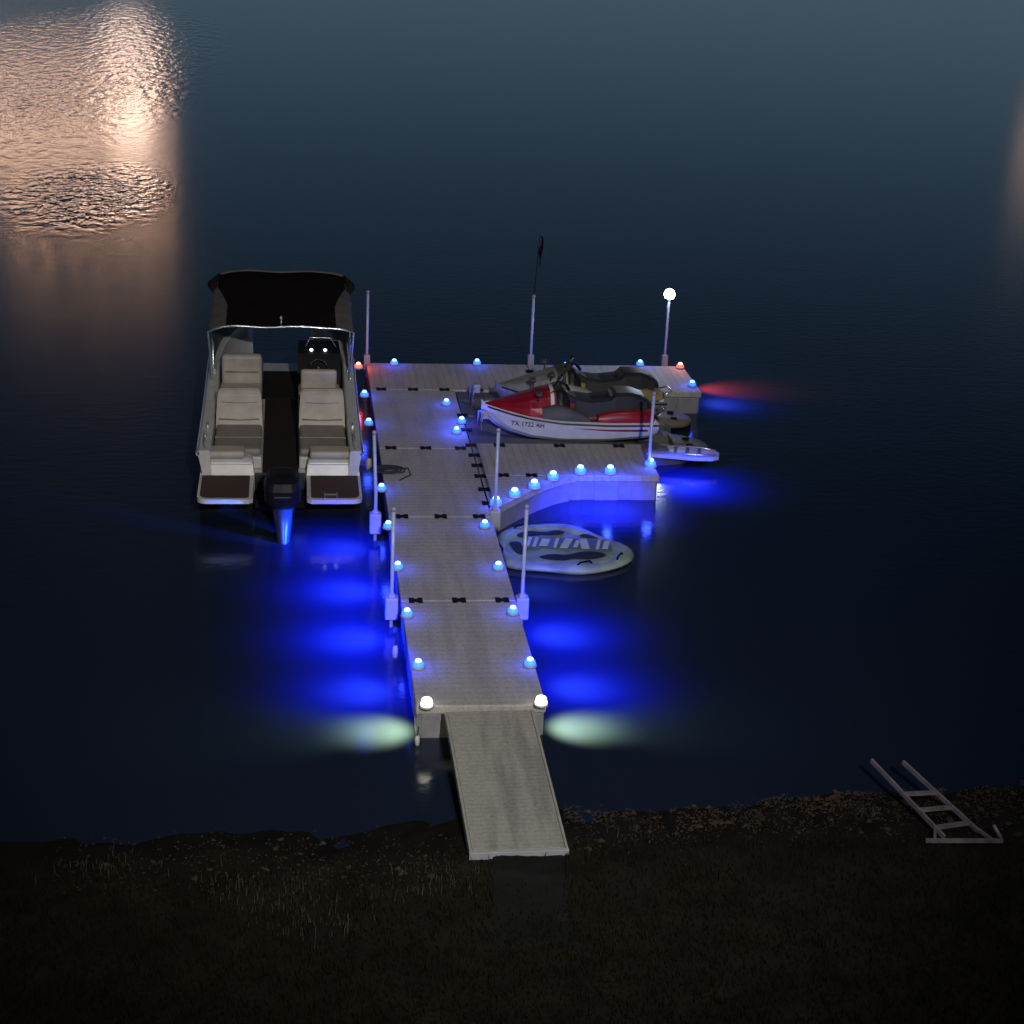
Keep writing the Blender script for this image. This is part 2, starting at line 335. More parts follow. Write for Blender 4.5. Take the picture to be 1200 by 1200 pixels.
# ------------------------------------------------------------------ poles
poles = [(430, 418, 343, 0, 2, 'red lit pipe pole at the far left corner of the dock'),
 (622, 418, 348, 0, 2, 'pipe pole on the far edge of the dock with a limp dark flag'),
 (779, 418, 352, 0, 2, 'pipe pole with a bright white lamp on top'),
 (440, 602, 508, -.02, 1, 'leaning pipe pole between the stern of the boat and the dock'),
 (459, 700, 598, 0, 1, 'pipe pole on the left edge of the walkway nearest the gangway'),
 (612, 700, 595, 0, 1, 'pipe pole on the right edge of the walkway beside the inflatable float'),
 (580, 598, 505, 0, 1, 'pipe pole at the inner corner where the side arm leaves the walkway'),
 (760, 548, 462, 0, 1, 'pipe pole at the outer end of the side arm before the jet skis')]
for i, (px, yb, yt, lean, br, lab) in enumerate(poles):
    p = at(px, yb, DK); h = rise(p, yt)
    t = thing('mooring_pole', lab, 'pole', (p.x, p.y, DK), 0, 'pipe poles holding the dock')
    bm = B(); tube(bm, [(0, 0, -1.3), (0, 0, .3), (lean*2, 0, h-DK)], .026, 12); obj('pipe', bm, 'pole', t)
    bm = B()
    if br == 1:
        box(bm, -.085, .085, -.08, .08, -.30, .012, .02); box(bm, -.045, .045, -.045, .045, -.005, .05, .012)
    else: box(bm, -.06, .06, -.06, .06, -.25, .04, .015)
    obj('pole_bracket', bm, 'bracket', t)
    bm = B(); lathe(bm, [(.02, h-DK), (.032, h-DK-.01), (.032, h-DK+.03), (.01, h-DK+.045)], (lean*2, 0, 0), 12); obj('cap', bm, 'bracket', t)
    if i == 1:
        bm = B(); tube(bm, [(0, 0, h-DK), (.06, 0, h-DK+1.2)], .006, 6)
        rr = [[(.05+.03*math.sin(k*1.3)+.02, .01*math.cos(k), h-DK+1.2-k*.09), (.13+.02*math.sin(k*.9)-k*.006, .03*math.sin(k), h-DK+1.15-k*.1)] for k in range(8)]
        loft(bm, rr, close=False, cap=False); obj('limp_flag', bm, 'flag', t)
    if i == 2:
        bm = B(); lathe(bm, [(.01, h-DK+.03), (.085, h-DK+.05), (.11, h-DK+.12), (.085, h-DK+.19), (.02, h-DK+.23)], seg=18); obj('lamp_globe', bm, 'polelamp', t)
        ld = bpy.data.lights.new('pole_light', 'POINT'); ld.energy = 60; ld.color = (.6, .75, 1); ld.shadow_soft_size = .12; lo = bpy.data.objects.new('pole_light', ld); C.objects.link(lo); lo.location = (p.x, p.y-.02, h+.42)
# ------------------------------------------------------------------ dome lamps
def make_lamp(kind):
    t = thing('dock_lamp', '', 'lamp')
    bm = B(); lathe(bm, [(.085, 0), (.085, .018), (.07, .026), (.02, .028)], seg=18); obj('lamp_base', bm, 'bracket', t)
    bm = B(); lathe(bm, [(.064, .022), (.072, .042), (.066, .066), (.046, .082), (.02, .088)], seg=18)
    d = obj('lamp_dome', bm, {'b': 'bluelamp', 'r': 'redlamp', 'w': 'whitelamp'}[kind], t)
    k = 1.5 if kind == 'w' else 1
    bm = B(); lathe(bm, [(.036*k, .074), (.042*k, .090), (.036*k, .106), (.018*k, .116), (.004, .118)], seg=14)
    obj('lamp_core', bm, {'b': 'bluecore', 'r': 'redcore', 'w': 'whitelamp'}[kind], d)
    return t
protos = {k: make_lamp(k) for k in 'brw'}; used = set()
def spot(loc, d, en, col, size, blend=1, soft=.05):
    if en <= 0: return
    ld = bpy.data.lights.new('dock_spot', 'SPOT'); ld.energy = en; ld.color = col; ld.spot_size = math.radians(size); ld.spot_blend = blend; ld.shadow_soft_size = soft
    lo = bpy.data.objects.new('dock_spot', ld); C.objects.link(lo); lo.location = loc; lo.rotation_euler = Vector(d).normalized().to_track_quat('-Z', 'Y').to_euler()
def lamp(px, py, kind, dirn, label, es=1, glow=1, ws=None, size=1, gout=0):
    p = at(px, py+3, DK+.03); ws = es if ws is None else ws
    if kind in used: o = copy_tree(protos[kind])
    else: o = protos[kind]; used.add(kind)
    o.scale = (size, size, size)
    o.location = (p.x, p.y, DK+.003); o['label'] = label; o['category'] = 'lamp'; o['group'] = 'dome lamps along the dock edges'
    if dirn:
        dv_ = Vector((dirn[0], dirn[1], 0)); base = Vector((p.x, p.y, DK)); k = .1 if dirn[1] else .3
        yo = .22 if not dirn[1] else -.04
        if kind == 'w':
            spot(base+dv_*.24+Vector((0, .22, .10)), (dirn[0]*.45, -.0, -1), 560*es, (1, 1, .34), 86, 1)
            spot(base+dv_*.26+Vector((0, .22, .10)), (dirn[0]*1.2, .05, -.7), 120*es, (.8, 1, .5), 70, 1)
        elif kind == 'r':
            spot(base+dv_*.25+Vector((0, 0, .10)), (dirn[0], 0, -.85), 900*es, (1, .05, .03), 78, 1)
        else:
            spot(base+dv_*.50+Vector((0, yo, .14)), (dirn[0]*k, dirn[1]*k*.3, -1), 165*es, (.13, .20, 1), 92, 1)
            spot(base+dv_*.60+Vector((0, yo, .45)), (dirn[0]*.12, dirn[1]*.05+.05, -1), 1150*ws, (0, .014, 1), 124, 1, .12)
    if kind != 'w' and glow:
        ld = bpy.data.lights.new('dock_glow', 'POINT'); ld.energy = {'b': 5.0, 'r': 3.4}[kind]*glow; ld.color = {'b': (.03, .07, 1), 'r': (1, .08, .03)}[kind]; ld.shadow_soft_size = .07
        lo = bpy.data.objects.new('dock_glow', ld); C.objects.link(lo); lo.location = (p.x, p.y-gout, DK+.17)
Lf = (-1, 0); Rt = (1, 0); Fr = (0, -1); Dg = (.7, -.7); Bk = (0, 1)
lamp(500, 823, 'w', Lf, 'white lamp at the near left corner of the dock beside the gangway')
lamp(634, 821, 'w', Rt, 'white lamp at the near right corner of the dock beside the gangway')
o_ = ['first', 'second', 'third', 'fourth', 'fifth', 'sixth', 'seventh']
for i, (x, y) in enumerate(((490, 777), (477, 717), (466, 662), (455, 614), (447, 570), (432, 493), (427, 460))):
    lamp(x, y, 'b', Lf, 'blue lamp on left edge of the walkway, %s counting out from gangway' % o_[i], (1, 1, .9, .75, 0, 0, 0)[i], 1, (.7, 1, 1, .7, 0, 0, 0)[i])
for i, (x, y) in enumerate(((621, 775), (601, 714), (584, 662), (568, 613))):
    lamp(x, y, 'b', Rt, 'blue lamp on right edge of the walkway, %s counting out from gangway' % o_[i], (1, 1, .35, 0)[i], 1, (.7, .8, .1, 0)[i])
for i, (x, y, d) in enumerate(((581, 587, Dg), (603, 577, Dg), (626, 567, Dg), (648, 557, Dg), (680, 550, Fr), (715, 550, Fr), (762, 542, Rt))):
    lamp(x, y, 'b', d, 'blue lamp on near edge of the side arm, %s counting from the walkway' % o_[i], (0, 0, 0, .0, .2, .4, .8)[i], 1.5, (0, 0, 0, .1, .3, .6, .9)[i], 1.25, .12)
lamp(420, 427, 'r', None, 'red lamp at the far left corner of the dock', 1, 2)
lamp(797, 427, 'r', (1, -.001), 'red lamp at the far right corner of the dock')
for i, (x, y) in enumerate(((462, 423), (559, 423), (663, 427), (750, 424))):
    lamp(x, y, 'b', Bk, 'blue lamp on the far edge of the dock, %s from the left' % o_[i], 0)
lamp(811, 448, 'b', Rt, 'blue lamp on the right end of the far section near the red lamp', .9, 1, .15)
lamp(523, 470, 'b', None, 'blue lamp on the deck in front of the silver jet ski bow')
lamp(535, 503, 'b', None, 'blue lamp before the red jet ski, the nearer of the pair', 1, 2.5)
lamp(541, 491, 'b', None, 'blue lamp before the red jet ski, the farther of the pair', 1, 2.5)
# ------------------------------------------------------------------ jet ski ports
def port(y0, y1, xe, label, tongue):
    t = thing('jet_ski_port', label, 'float', (1.54, (y0+y1)/2, 0), 0, 'drive on jet ski ports'); hw = (y1-y0)/2-.015
    bm = B(); rings = []
    for x, s, zt in ((0, 1, DK-.01), (.5, 1, DK-.02), (1.2, 1, .36), (2.6, 1, .32), (3.2, .93, .28), (3.6, .8, .2), (3.75, .66, .14)):
        h = hw*s; rings.append([(x, y*h, z) for y, z in ((-.95, -.12), (-1, .05), (-1, zt-.03), (-.96, zt), (-.5, zt), (-.25, zt-.12 if x > .3 else zt), (.25, zt-.12 if x > .3 else zt), (.5, zt), (.96, zt), (1, zt-.03), (1, .05), (.95, -.12))])
    loft(bm, rings, smooth=False); obj('port_body', bm, 'port', t)
    bm = B(); rings = []
    L0 = 3.55
    for k in range(9):
        a = k/8; x = L0+a*(xe-1.54-L0); ww = hw*.5*math.sqrt(max(.02, 1-a**3.2))*1.1
        rings.append([(x, -ww, .1), (x, -ww*.9, .24-.08*a), (x, 0, .22-.08*a), (x, ww*.9, .24-.08*a), (x, ww, .1), (x, 0, -.05)])
    loft(bm, rings); obj('port_tongue', bm, tongue, t)
    for s in (-1, 1):
        bm = B(); lathe(bm, [(.02, .17), (.06, .175), (.06, .22), (.03, .23)], (xe-1.54-.35, s*.17, 0), 14); obj('roller', bm, 'rubber', t)
    bm = B(); tube(bm, [(.22, -.25, DK), (.22, -.22, DK+.25), (.28, 0, DK+.32), (.22, .22, DK+.25), (.22, .25, DK)], .022, 8); box(bm, .24, .36, -.1, .1, DK+.2, DK+.36, .02); obj('bow_stop', bm, 'bracket', t)
    return t
port(9.44, 10.9, 5.72, 'dark drive on port under the red jet ski with a rounded tan tongue', 'porttan')
port(10.92, 12.38, 5.75, 'dark drive on port under the silver jet ski beside the far dock section', 'porttan')
# ------------------------------------------------------------------ jet skis
HP = [(-1.45, .46, .10, .42), (-1.3, .50, .05, .43), (-.6, .55, .0, .44), (.2, .55, .0, .47), (.7, .48, .04, .52), (1.05, .36, .13, .57), (1.3, .22, .27, .61), (1.45, .11, .42, .63), (1.53, .03, .54, .64)]
def hp(x):
    for a, b_ in zip(HP, HP[1:]):
        if a[0] <= x <= b_[0]:
            t = (x-a[0])/(b_[0]-a[0]); return [a[k]+(b_[k]-a[k])*t for k in range(4)]
    return HP[-1]
def text_mesh(name, s, size, parent, loc, rot, m, ext=.002):
    cu = bpy.data.curves.new(name, 'FONT'); cu.body = s; cu.size = size; cu.extrude = ext
    to = bpy.data.objects.new('tmp', cu); C.objects.link(to); dg = bpy.context.evaluated_depsgraph_get(); me = bpy.data.meshes.new_from_object(to.evaluated_get(dg)); bpy.data.objects.remove(to)
    me.materials.clear(); me.materials.append(M[m]); o = bpy.data.objects.new(name, me); C.objects.link(o); o.parent = parent; o.location = loc; o.rotation_euler = rot; return o
HB = [(-.02, .20, .78), (.12, .32, .90), (.3, .41, .95), (.5, .45, .92), (.75, .43, .84), (1.0, .34, .765), (1.2, .24, .71), (1.38, .12, .665), (1.46, .05, .645)]
def hood_ring(x, ww, zt, off=0):
    zb = hp(x)[3]-.01; c_ = [(1, 0), (1.0, .18), (.88, .45), (.66, .80), (.40, .97), (0, 1)]
    pr = c_+[(-a, b_) for a, b_ in reversed(c_[:-1])]
    return [(x, (ww+off)*a, zb+(zt+off-zb)*b_) for a, b_ in pr]
def jetski(cx, cy, label, hull, hood, side, ped, reg, yaw=0):
    t = thing('jet_ski', label, 'jet ski', (cx, cy, .24), math.pi+yaw, 'jet skis parked on their ports')
    xs = [-1.45+2.98*i/30 for i in range(31)]
    bm = B(); loft(bm, [[(x, 0, zk), (x, .6*w_, zk+.09), (x, .84*w_, zk+.17), (x, w_*.97, zg-.08), (x, w_*1.02, zg), (x, w_*.9, zg+.02), (x, w_*.5, zg-.02), (x, 0, zg), (x, -w_*.5, zg-.02), (x, -w_*.9, zg+.02), (x, -w_*1.02, zg), (x, -w_*.97, zg-.08), (x, -.84*w_, zk+.17), (x, -.6*w_, zk+.09)] for x in xs for _, w_, zk, zg in [hp(x)]], smooth=False)
    obj('hull', bm, hull, t)
    for s in (-1, 1):
        bm = B(); tube(bm, [(x, s*hp(x)[1]*1.03, hp(x)[3]-.01) for x in xs[:-1]], .015, 8); obj('rub_rail', bm, 'black', t)
        bm = B(); st = [x for x in xs if -1.3 <= x <= .1]
        loft(bm, [[(x, s*(w_*.97+.010), zg-.085), (x, s*(w_*(.84+.13*k)+.012), (zk+.17)+(zg-.08-zk-.17)*k)] for i, x in enumerate(st) for _, w_, zk, zg in [hp(x)] for k in [.65+.32*i/(len(st)-1)]], close=False, cap=False)
        obj('side_stripe', bm, side, t)
    bm = B(); loft(bm, [hood_ring(*q) for q in HB], smooth=False); obj('hood', bm, hood, t)
    bm = B(); loft(bm, [hood_ring(x, ww, zt, .012) for x, ww, zt in HB[:3]]); obj('steering_shroud', bm, 'black', t)
    bm = B(); loft(bm, [hood_ring(.34, .425, .945, .014), hood_ring(.40, .43, .935, .014)] if reg else [hood_ring(.34, .425, .945, .014), hood_ring(.48, .448, .925, .014)], close=False, cap=False)
    obj('hood_band', bm, 'skiwhite' if reg else 'seatgrey', t)
    for s in (-1, 1):
        bm = B(); loft(bm, [[(x, s*ww, .46), (x, s*(ww+.02), zt), (x, s*(ww-.10), zt+.02)] for x, ww, zt in ((-1.38, .40, .52), (-1.1, .46, .64), (-.7, .48, .62), (-.4, .49, .56))], close=False, cap=False); obj('side_flare', bm, hood if reg else 'tan', t)
        bm = B(); loft(bm, [[(x, s*ww, .46), (x, s*(ww+.02), zt), (x, s*(ww-.08), zt+.02)] for x, ww, zt in ((-.25, .49, .52), (0, .50, .66), (.3, .49, .74), (.55, .46, .68))], close=False, cap=False); obj('knee_panel', bm, 'seatgrey' if reg else 'silver', t)
    bm = B(); loft(bm, [[(.42-.14*(1-abs(math.cos(a))), .27*math.cos(a), .97-.08*abs(math.cos(a))), (.24-.1*(1-abs(math.cos(a))), .23*math.cos(a), 1.06-.09*abs(math.cos(a)))] for a in [math.pi*k/10 for k in range(11)]], close=False, cap=False); obj('windscreen', bm, 'seatgrey', t)
    bm = B(); rings = []
    for x, ww, zt in ((-1.38, .2, .56), (-1.25, .25, .66), (-.9, .26, .66), (-.4, .25, .64), (.05, .22, .72)):
        rings.append([(x, -ww*1.15, .42), (x, -ww, zt), (x, -ww*.7, zt+.02), (x, ww*.7, zt+.02), (x, ww, zt), (x, ww*1.15, .42)])
    loft(bm, rings, smooth=False); obj('seat_pedestal', bm, ped, t)
    # wedge profile seat with crisp shoulders
    bm = B(); rings = []
    for x, ww, z0, z1 in ((-1.36, .14, .56, .68), (-1.26, .24, .54, .79), (-1.0, .27, .54, .90), (-.72, .28, .54, .90), (-.62, .27, .52, .81), (-.3, .26, .50, .775), (-.05, .23, .55, .81), (.1, .16, .68, .88), (.16, .08, .75, .89)):
        rings.append([(x, -ww*1.1, z0), (x, -ww, z1-.04), (x, -ww*.75, z1), (x, 0, z1+.012), (x, ww*.75, z1), (x, ww, z1-.04), (x, ww*1.1, z0)])
    loft(bm, rings, smooth=False); se_ = obj('seat', bm, 'seatblack', t)
    bm = B(); loft(bm, [[(x, -ww*.72, z+.004), (x, 0, z+.018), (x, ww*.72, z+.004)] for x, ww, z in ((-1.22, .24, .83), (-1.0, .27, .90), (-.74, .28, .90), (-.64, .27, .83))], close=False, cap=False); obj('seat_top', bm, 'silver' if reg else 'seatgrey', se_)
    bm = B(); tube(bm, [(.12, -.36, 1.02), (.15, -.18, 1.05), (.22, 0, 1.02), (.15, .18, 1.05), (.12, .36, 1.02)], .018, 8); tube(bm, [(.34, 0, .88), (.2, 0, 1.02)], [.06, .05], 10); hb = obj('handlebar', bm, 'black', t)
    for s in (-1, 1):
        bm = B(); tube(bm, [(.145, s*.22, 1.04), (.12, s*.40, 1.02)], .027, 8); obj('grip', bm, 'rubber', hb)
        bm = B(); tube(bm, [(.62, s*.34, .80), (.6, s*.40, .90)], .015, 6); loft(bm, [[(.6+dx, s*.41+.09*math.cos(a)*sc, .93+.045*math.sin(a)*sc) for a in [2*math.pi*k/12 for k in range(12)]] for dx, sc in ((-.03, .9), (0, 1), (.05, .8), (.08, .3))]); obj('mirror', bm, 'seatgrey', t)
        bm = B(); box(bm, -1.25, -.05, s*.38-.06, s*.38+.06, .455, .464); obj('foot_mat', bm, 'black', t)
    bm = B(); tube(bm, [(-1.46, -.2, .5), (-1.6, -.15, .55), (-1.6, .15, .55), (-1.46, .2, .5)], .015, 8); obj('grab_rail', bm, 'metal', t)
    if reg:
        x0, x1 = 1.06, .50; ya, yb = hp(x0)[1]+.035, hp(x1)[1]+.035
        text_mesh('registration_number', 'TX 1722 AH', .108, t, (x0, ya, .385), (math.radians(90), 0, math.atan2(yb-ya, x1-x0)), 'black')
    return t
jetski(3.30, 10.17, 'red and white jet ski with black seat, the nearer of the two', 'skiwhite', 'red', 'red', 'red', True)
jetski(3.66, 11.34, 'silver and tan jet ski parked behind the red one', 'silver', 'silver', 'tan', 'tan', False, .03)
# ------------------------------------------------------------------ boat
BX, BY = -1.58, 6.45
boat = thing('motor_boat', 'white deck boat with cream seats and dark canopy moored left of the dock', 'boat', (BX, BY, 0))
def st(y):                                    # half beam, gunwale height
    w_ = 1.24 if y < 5.2 else 1.24-.55*((y-5.2)/2.3)**2.8
    return w_, 0.88+.40*max(0, (y-3)/4.5)**1.5
bm = B(); ys = [1.15+6.3*i/30 for i in range(31)]; rings = []
for y in ys:
    w_, g_ = st(y); rise_ = max(0, (y-5.5)/2)**2*.5
    fz = .45
    half = [(0, -.28+rise_), (.6*w_, -.15+rise_), (.86*w_, .12+rise_*.6), (.95*w_, .5), (w_, g_-.05), (w_, g_), (w_-.02, g_+.02), (w_-.16, g_+.02), (w_-.18, g_-.01), (w_-.20, fz), (0, fz)]
    rings.append([(x, y, z) for x, z in half]+[(-x, y, z) for x, z in reversed(half[1:-1])])
loft(bm, rings, smooth=False); hull = obj('hull', bm, 'white', boat)
for s in (-1, 1):
    bm = B(); loft(bm, [[(s*(st(y)[0]*.95+.012), y, .5), (s*(st(y)[0]*.985+.012), y, .5+(st(y)[1]-.55)*.62)] for y in ys], close=False, cap=False); obj('hull_stripe', bm, 'navy', boat)
    bm = B(); tube(bm, [(s*(st(y)[0]+.01), y, st(y)[1]-.03) for y in ys], .03, 8); obj('rub_rail', bm, 'metal', boat)
    x0, x1 = (s*.40, s*1.22) if s > 0 else (s*1.22, s*.40)
    # swim platform with a rounded outer corner
    arc = [(1.22-.14+.14*math.cos(a), .24-.14*math.sin(a)) for a in [math.pi/2*k/6 for k in range(7)]]
    outline = [(s*.40, 1.149), (s*1.22, 1.149)]+[(s*ax, ay) for ax, ay in arc]+[(s*.46, .10), (s*.40, .16)]
    inner = [(s*.46, 1.12), (s*1.18, 1.12)]+[(s*(ax-.04), ay+.06) for ax, ay in arc]+[(s*.50, .16), (s*.46, .2)]
    bm = B(); prism(bm, outline, .43, .5); sp_ = obj('swim_platform', bm, 'white', boat)
    bm = B(); prism(bm, inner, .502, .512); obj('platform_pad', bm, 'teak', sp_)
    bm = B(); box(bm, x0, x1-.0, .90, 1.146, -.3, .425, .03); obj('underside_block', bm, 'hullblack', boat)  # near-black block added so the space under the platform stays dark
    bm = B(); loft(bm, [[(x0, 1.16, .452), (x1, 1.16, .452), (x1, 1.55, .452), (x0, 1.55, .452)], [(x0+.02, 1.24, .66), (x1-.02, 1.24, .66), (x1-.02, 1.55, .66), (x0+.02, 1.55, .66)], [(x0+.05, 1.32, .72), (x1-.05, 1.32, .72), (x1-.05, 1.55, .72), (x0+.05, 1.55, .72)]], smooth=False)
    bmesh.ops.bevel(bm, geom=bm.edges[:], offset=.02, segments=2, affect='EDGES'); obj('transom_box', bm, 'white', boat)
    bm = B(); box(bm, x0+.05, x1-.14, 1.27, 1.60, .722, .84, .045); obj('aft_cushion', bm, 'vinyl', boat)
    X0_, X1_ = (s*.29, s*1.04) if s > 0 else (s*1.04, s*.29)
    bm = B(); box(bm, X0_, X1_, 1.6, 4.35, .452, .64, .02); se = obj('bench_seat', bm, 'white', boat)
    for (ya, yb, mm) in ((1.64, 2.95, 'vinyl2'), (3.25, 4.3, 'vinyl')):
        bm = B(); box(bm, X0_+.01, X1_-.01, ya, yb, .642, .76, .045); obj('cushion', bm, mm, se)
    bm = B(); box(bm, X0_+.012, X1_-.012, 2.20, 2.22, .75, .766); obj('cushion_piping', bm, 'vinyl', se)
    bm = B(); loft(bm, [[(X0_, 2.80, .66), (X1_, 2.80, .66), (X1_, 3.2, .66), (X0_, 3.2, .66)], [(X0_+.01, 2.94, .95), (X1_-.01, 2.94, .95), (X1_-.01, 3.24, .95), (X0_+.01, 3.24, .95)], [(X0_+.03, 3.10, 1.22), (X1_-.03, 3.10, 1.22), (X1_-.03, 3.28, 1.22), (X0_+.03, 3.28, 1.22)], [(X0_+.06, 3.16, 1.27), (X1_-.06, 3.16, 1.27), (X1_-.06, 3.26, 1.27), (X0_+.06, 3.26, 1.27)]], smooth=False)
    bmesh.ops.bevel(bm, geom=bm.edges[:], offset=.018, segments=2, affect='EDGES'); obj('backrest', bm, 'vinyl', se)
    for zc, yc in ((.84, 2.885), (1.08, 3.03)):
        bm = B(); tube(bm, [(X0_+.05, yc, zc), ((X0_+X1_)/2, yc-.012, zc-.01), (X1_-.05, yc, zc)], .012, 6); obj('seat_seam', bm, 'vinyl2', se)
    bm = B(); box(bm, X0_, X1_-.04, 4.45, 5.0, .452, .82, .05); fs = obj('forward_seat', bm, 'vinyl', boat)
    if s < 0:
        bm = B(); box(bm, X0_+.02, X1_-.04, 5.02, 5.2, .6, 1.30, .07); obj('backrest', bm, 'vinyl', fs)
        bm = B(); tube(bm, [(X0_+.08, 5.015, 1.0), (X1_-.1, 5.015, 1.0)], .012, 6); obj('seat_seam', bm, 'vinyl2', fs)
        bm = B(); box(bm, X0_+.02, X1_-.04, 5.25, 6.6, .452, .8, .05); obj('bow_seat', bm, 'vinyl2', boat)
    else:
        bm = B(); box(bm, X0_+.04, X1_-.1, 4.46, 4.60, .822, 1.2, .05); obj('backrest', bm, 'vinyl', fs)
        bm = B(); loft(bm, [[(.28, 5.25, .452), (1.03, 5.25, .452), (1.03, 5.25, 1.0), (.28, 5.25, 1.0)], [(.28, 5.45, .452), (1.03, 5.45, .452), (1.03, 5.45, 1.22), (.28, 5.45, 1.22)], [(.3, 6.0, .452), (1.0, 6.0, .452), (1.0, 6.0, 1.3), (.3, 6.0, 1.3)]], smooth=False); co = obj('console', bm, 'black', boat)
        for gx in (.52, .76):
            bm = B(); lathe(bm, [(.025, 0), (.03, .012), (.02, .018)], seg=14); g_ = obj('gauge', bm, 'gauge', co, (gx, 5.50, 1.262)); g_.rotation_euler = (.6, 0, 0)
        bm = B(); rr = [(.64+.16*math.cos(a), 5.12+.05*math.sin(a), 1.05+.14*math.sin(a)) for a in [2*math.pi*k/20 for k in range(21)]]; tube(bm, rr, .014, 8); tube(bm, [(.64, 5.12, 1.05), (.64, 5.32, .98)], .02, 8); tube(bm, [(.5, 5.11, 1.05), (.78, 5.11, 1.05)], .01, 6); obj('steering_wheel', bm, 'black', co)
        bm = B(); tube(bm, [(.42, 5.6, 1.3), (.5, 5.62, 1.46), (.85, 5.62, 1.46), (.95, 5.6, 1.3)], .012, 8); obj('windscreen_frame', bm, 'metal', co)
    bm = B(); xx = s*1.14; tube(bm, [(xx, 1.25, .90), (xx, 1.25, 1.02), (xx, 1.75, 1.04), (xx, 1.8, .91)], .012, 8); obj('grab_rail', bm, 'metal', boat)
    for yc in (2.3, 5.0):
        bm = B(); zz = st(yc)[1]+.02; box(bm, xx-.015, xx+.015, yc-.03, yc+.03, zz, zz+.04); box(bm, xx-.015, xx+.015, yc-.1, yc+.1, zz+.04, zz+.06, .006); obj('cleat', bm, 'metal', boat)
bm = B(); box(bm, .65, .85, .25, .29, .515, .525); box(bm, .65, .67, .05, .3, .513, .54); box(bm, .83, .85, .05, .3, .513, .54); obj('boarding_step', bm, 'metal', boat)
bm = B(); box(bm, -.28, .28, 1.2, 5.19, .454, .462); box(bm, -1.0, 1.0, 5.2, 6.9, .456, .463); obj('cockpit_floor', bm, 'floor', boat)
# outboard
MZ = Vector((.04, -.50, -.12))
mo = B(); rings = []
for z, sx, sy, oy in ((.56, .13, .2, .52), (.62, .20, .30, .50), (.72, .27, .37, .48), (.92, .28, .38, .45), (1.03, .25, .34, .46), (1.08, .19, .26, .50), (1.10, .08, .14, .52)):
    rings.append([(sx*math.copysign(abs(math.cos(a))**.6, math.cos(a)), oy+sy*math.copysign(abs(math.sin(a))**.6, math.sin(a)), z) for a in [2*math.pi*k/20 for k in range(20)]])
loft(mo, rings, smooth=False); mot = obj('outboard_motor', mo, 'motor', boat, MZ)
bm = B(); loft(bm, [[(sx*math.cos(a)+.02*(.6-z), .45+oy+sy*math.sin(a), z) for a in [2*math.pi*k/14 for k in range(14)]] for z, sx, sy, oy in ((.6, .15, .2, 0), (.35, .13, .18, -.10), (.1, .09, .15, -.25), (-.1, .07, .15, -.38), (-.4, .05, .13, -.5))]); box(bm, -.18, .20, -.1, .3, .10, .115, .005); obj('leg_housing', bm, 'motorleg', mot)
bm = B(); box(bm, -.18, .18, .6, 1.66, .40, .62, .03); obj('motor_bracket', bm, 'black', mot)
bm = B(); box(bm, -.39, .39, 1.10, 1.148, .1, .55, .01); obj('motor_well', bm, 'black', boat)
bm = B(); box(bm, -.39, .39, .60, 1.09, .16, .30, .03); obj('splash_well', bm, 'hullblack', boat)
bm = B(); box(bm, -.12, .12, .055, .075, .84, .86, .004); obj('cowl_stripe', bm, 'seatgrey', mot)
bm = B(); lathe(bm, [(.05, 0), (.06, .1), (.03, .2)], seg=12)
for k in range(3):
    a = k*2.094; loft(bm, [[(r*math.cos(a-.25*w2), r*math.sin(a-.25*w2), .08), (r*math.cos(a+.25*w2), r*math.sin(a+.25*w2), .14)] for r, w2 in ((.05, 1), (.12, 1.6), (.18, .9))], close=False, cap=False)
o = obj('propeller', bm, 'metal', mot, (0, -.18, -.34)); o.rotation_euler = (math.pi/2, 0, 0)
a_ = Vector((-.16, 5.30, .46)); spot(a_, Vector((BX+.05, BY-.25, .22))-a_, 1100, (.03, .16, 1), 26, .6, .05)  # extra blue spot added at the dock edge to light the motor leg
# canopy
y0c, y1c = 4.75, 7.55
def can(y, u):                                # u in -1..1
    t = (y-y0c)/(y1c-y0c); z = 1.90+.25*math.sin(min(1, t*1.15)*math.pi/2)-.015*math.cos(t*9)
    hw = 1.22-.03*t; return (u*hw, y, z-.09*abs(u)**8+.012*math.sin(u*7+t*5))
def fr(i): return .76+.19*min(1, max(0, (i-4)/6))
bm = B(); loft(bm, [[can(y0c+(y1c-y0c)*i/14, fr(i)*(-1+2*k/12)) for k in range(13)] for i in range(15)], close=False, cap=False)
bmesh.ops.solidify(bm, geom=bm.faces[:], thickness=.02); cn = obj('canopy', bm, 'canvas', boat)
for s in (-1, 1):
    bm = B(); loft(bm, [[can(y0c+(y1c-y0c)*i/14, s*(fr(i)+(1-fr(i))*q)) for q in (.01, .4, .7, 1.0)]+[tuple(Vector(can(y0c+(y1c-y0c)*i/14, s*1.0))-Vector((0, 0, .1)))] for i in range(13)], close=False, cap=False); obj('canopy_side', bm, 'greycloth', cn)
    # side curtain hanging from the canopy down to the gunwale
    bm = B(); loft(bm, [[Vector(can(y, s*1.0))-Vector((0, 0, .1)), Vector((s*(st(min(y, 7.4))[0]-.10)+.02*math.sin(y*9), y, (1.9+st(y if y < 7.4 else 7.4)[1])/2)), Vector((s*(st(min(y, 7.4))[0]-.09), y, st(min(y, 7.4))[1]+.03))] for y in [5.3+.25*k for k in range(8)]], close=False, cap=False); obj('side_curtain', bm, 'greycloth', cn)
for yy, yb in ((y0c-.02, 4.6), (6.1, 5.0), (y1c, 6.6)):
    pts = [(-1.16, yb, st(yb)[1])]+[tuple(Vector(can(min(yy, y1c), u))+Vector((0, 0, -.03 if yy > y0c else .0))) for u in [-1+.1*k for k in range(21)]]+[(1.16, yb, st(yb)[1])]
    bm = B(); tube(bm, pts, .02, 8); obj('canopy_frame', bm, 'metal', boat)
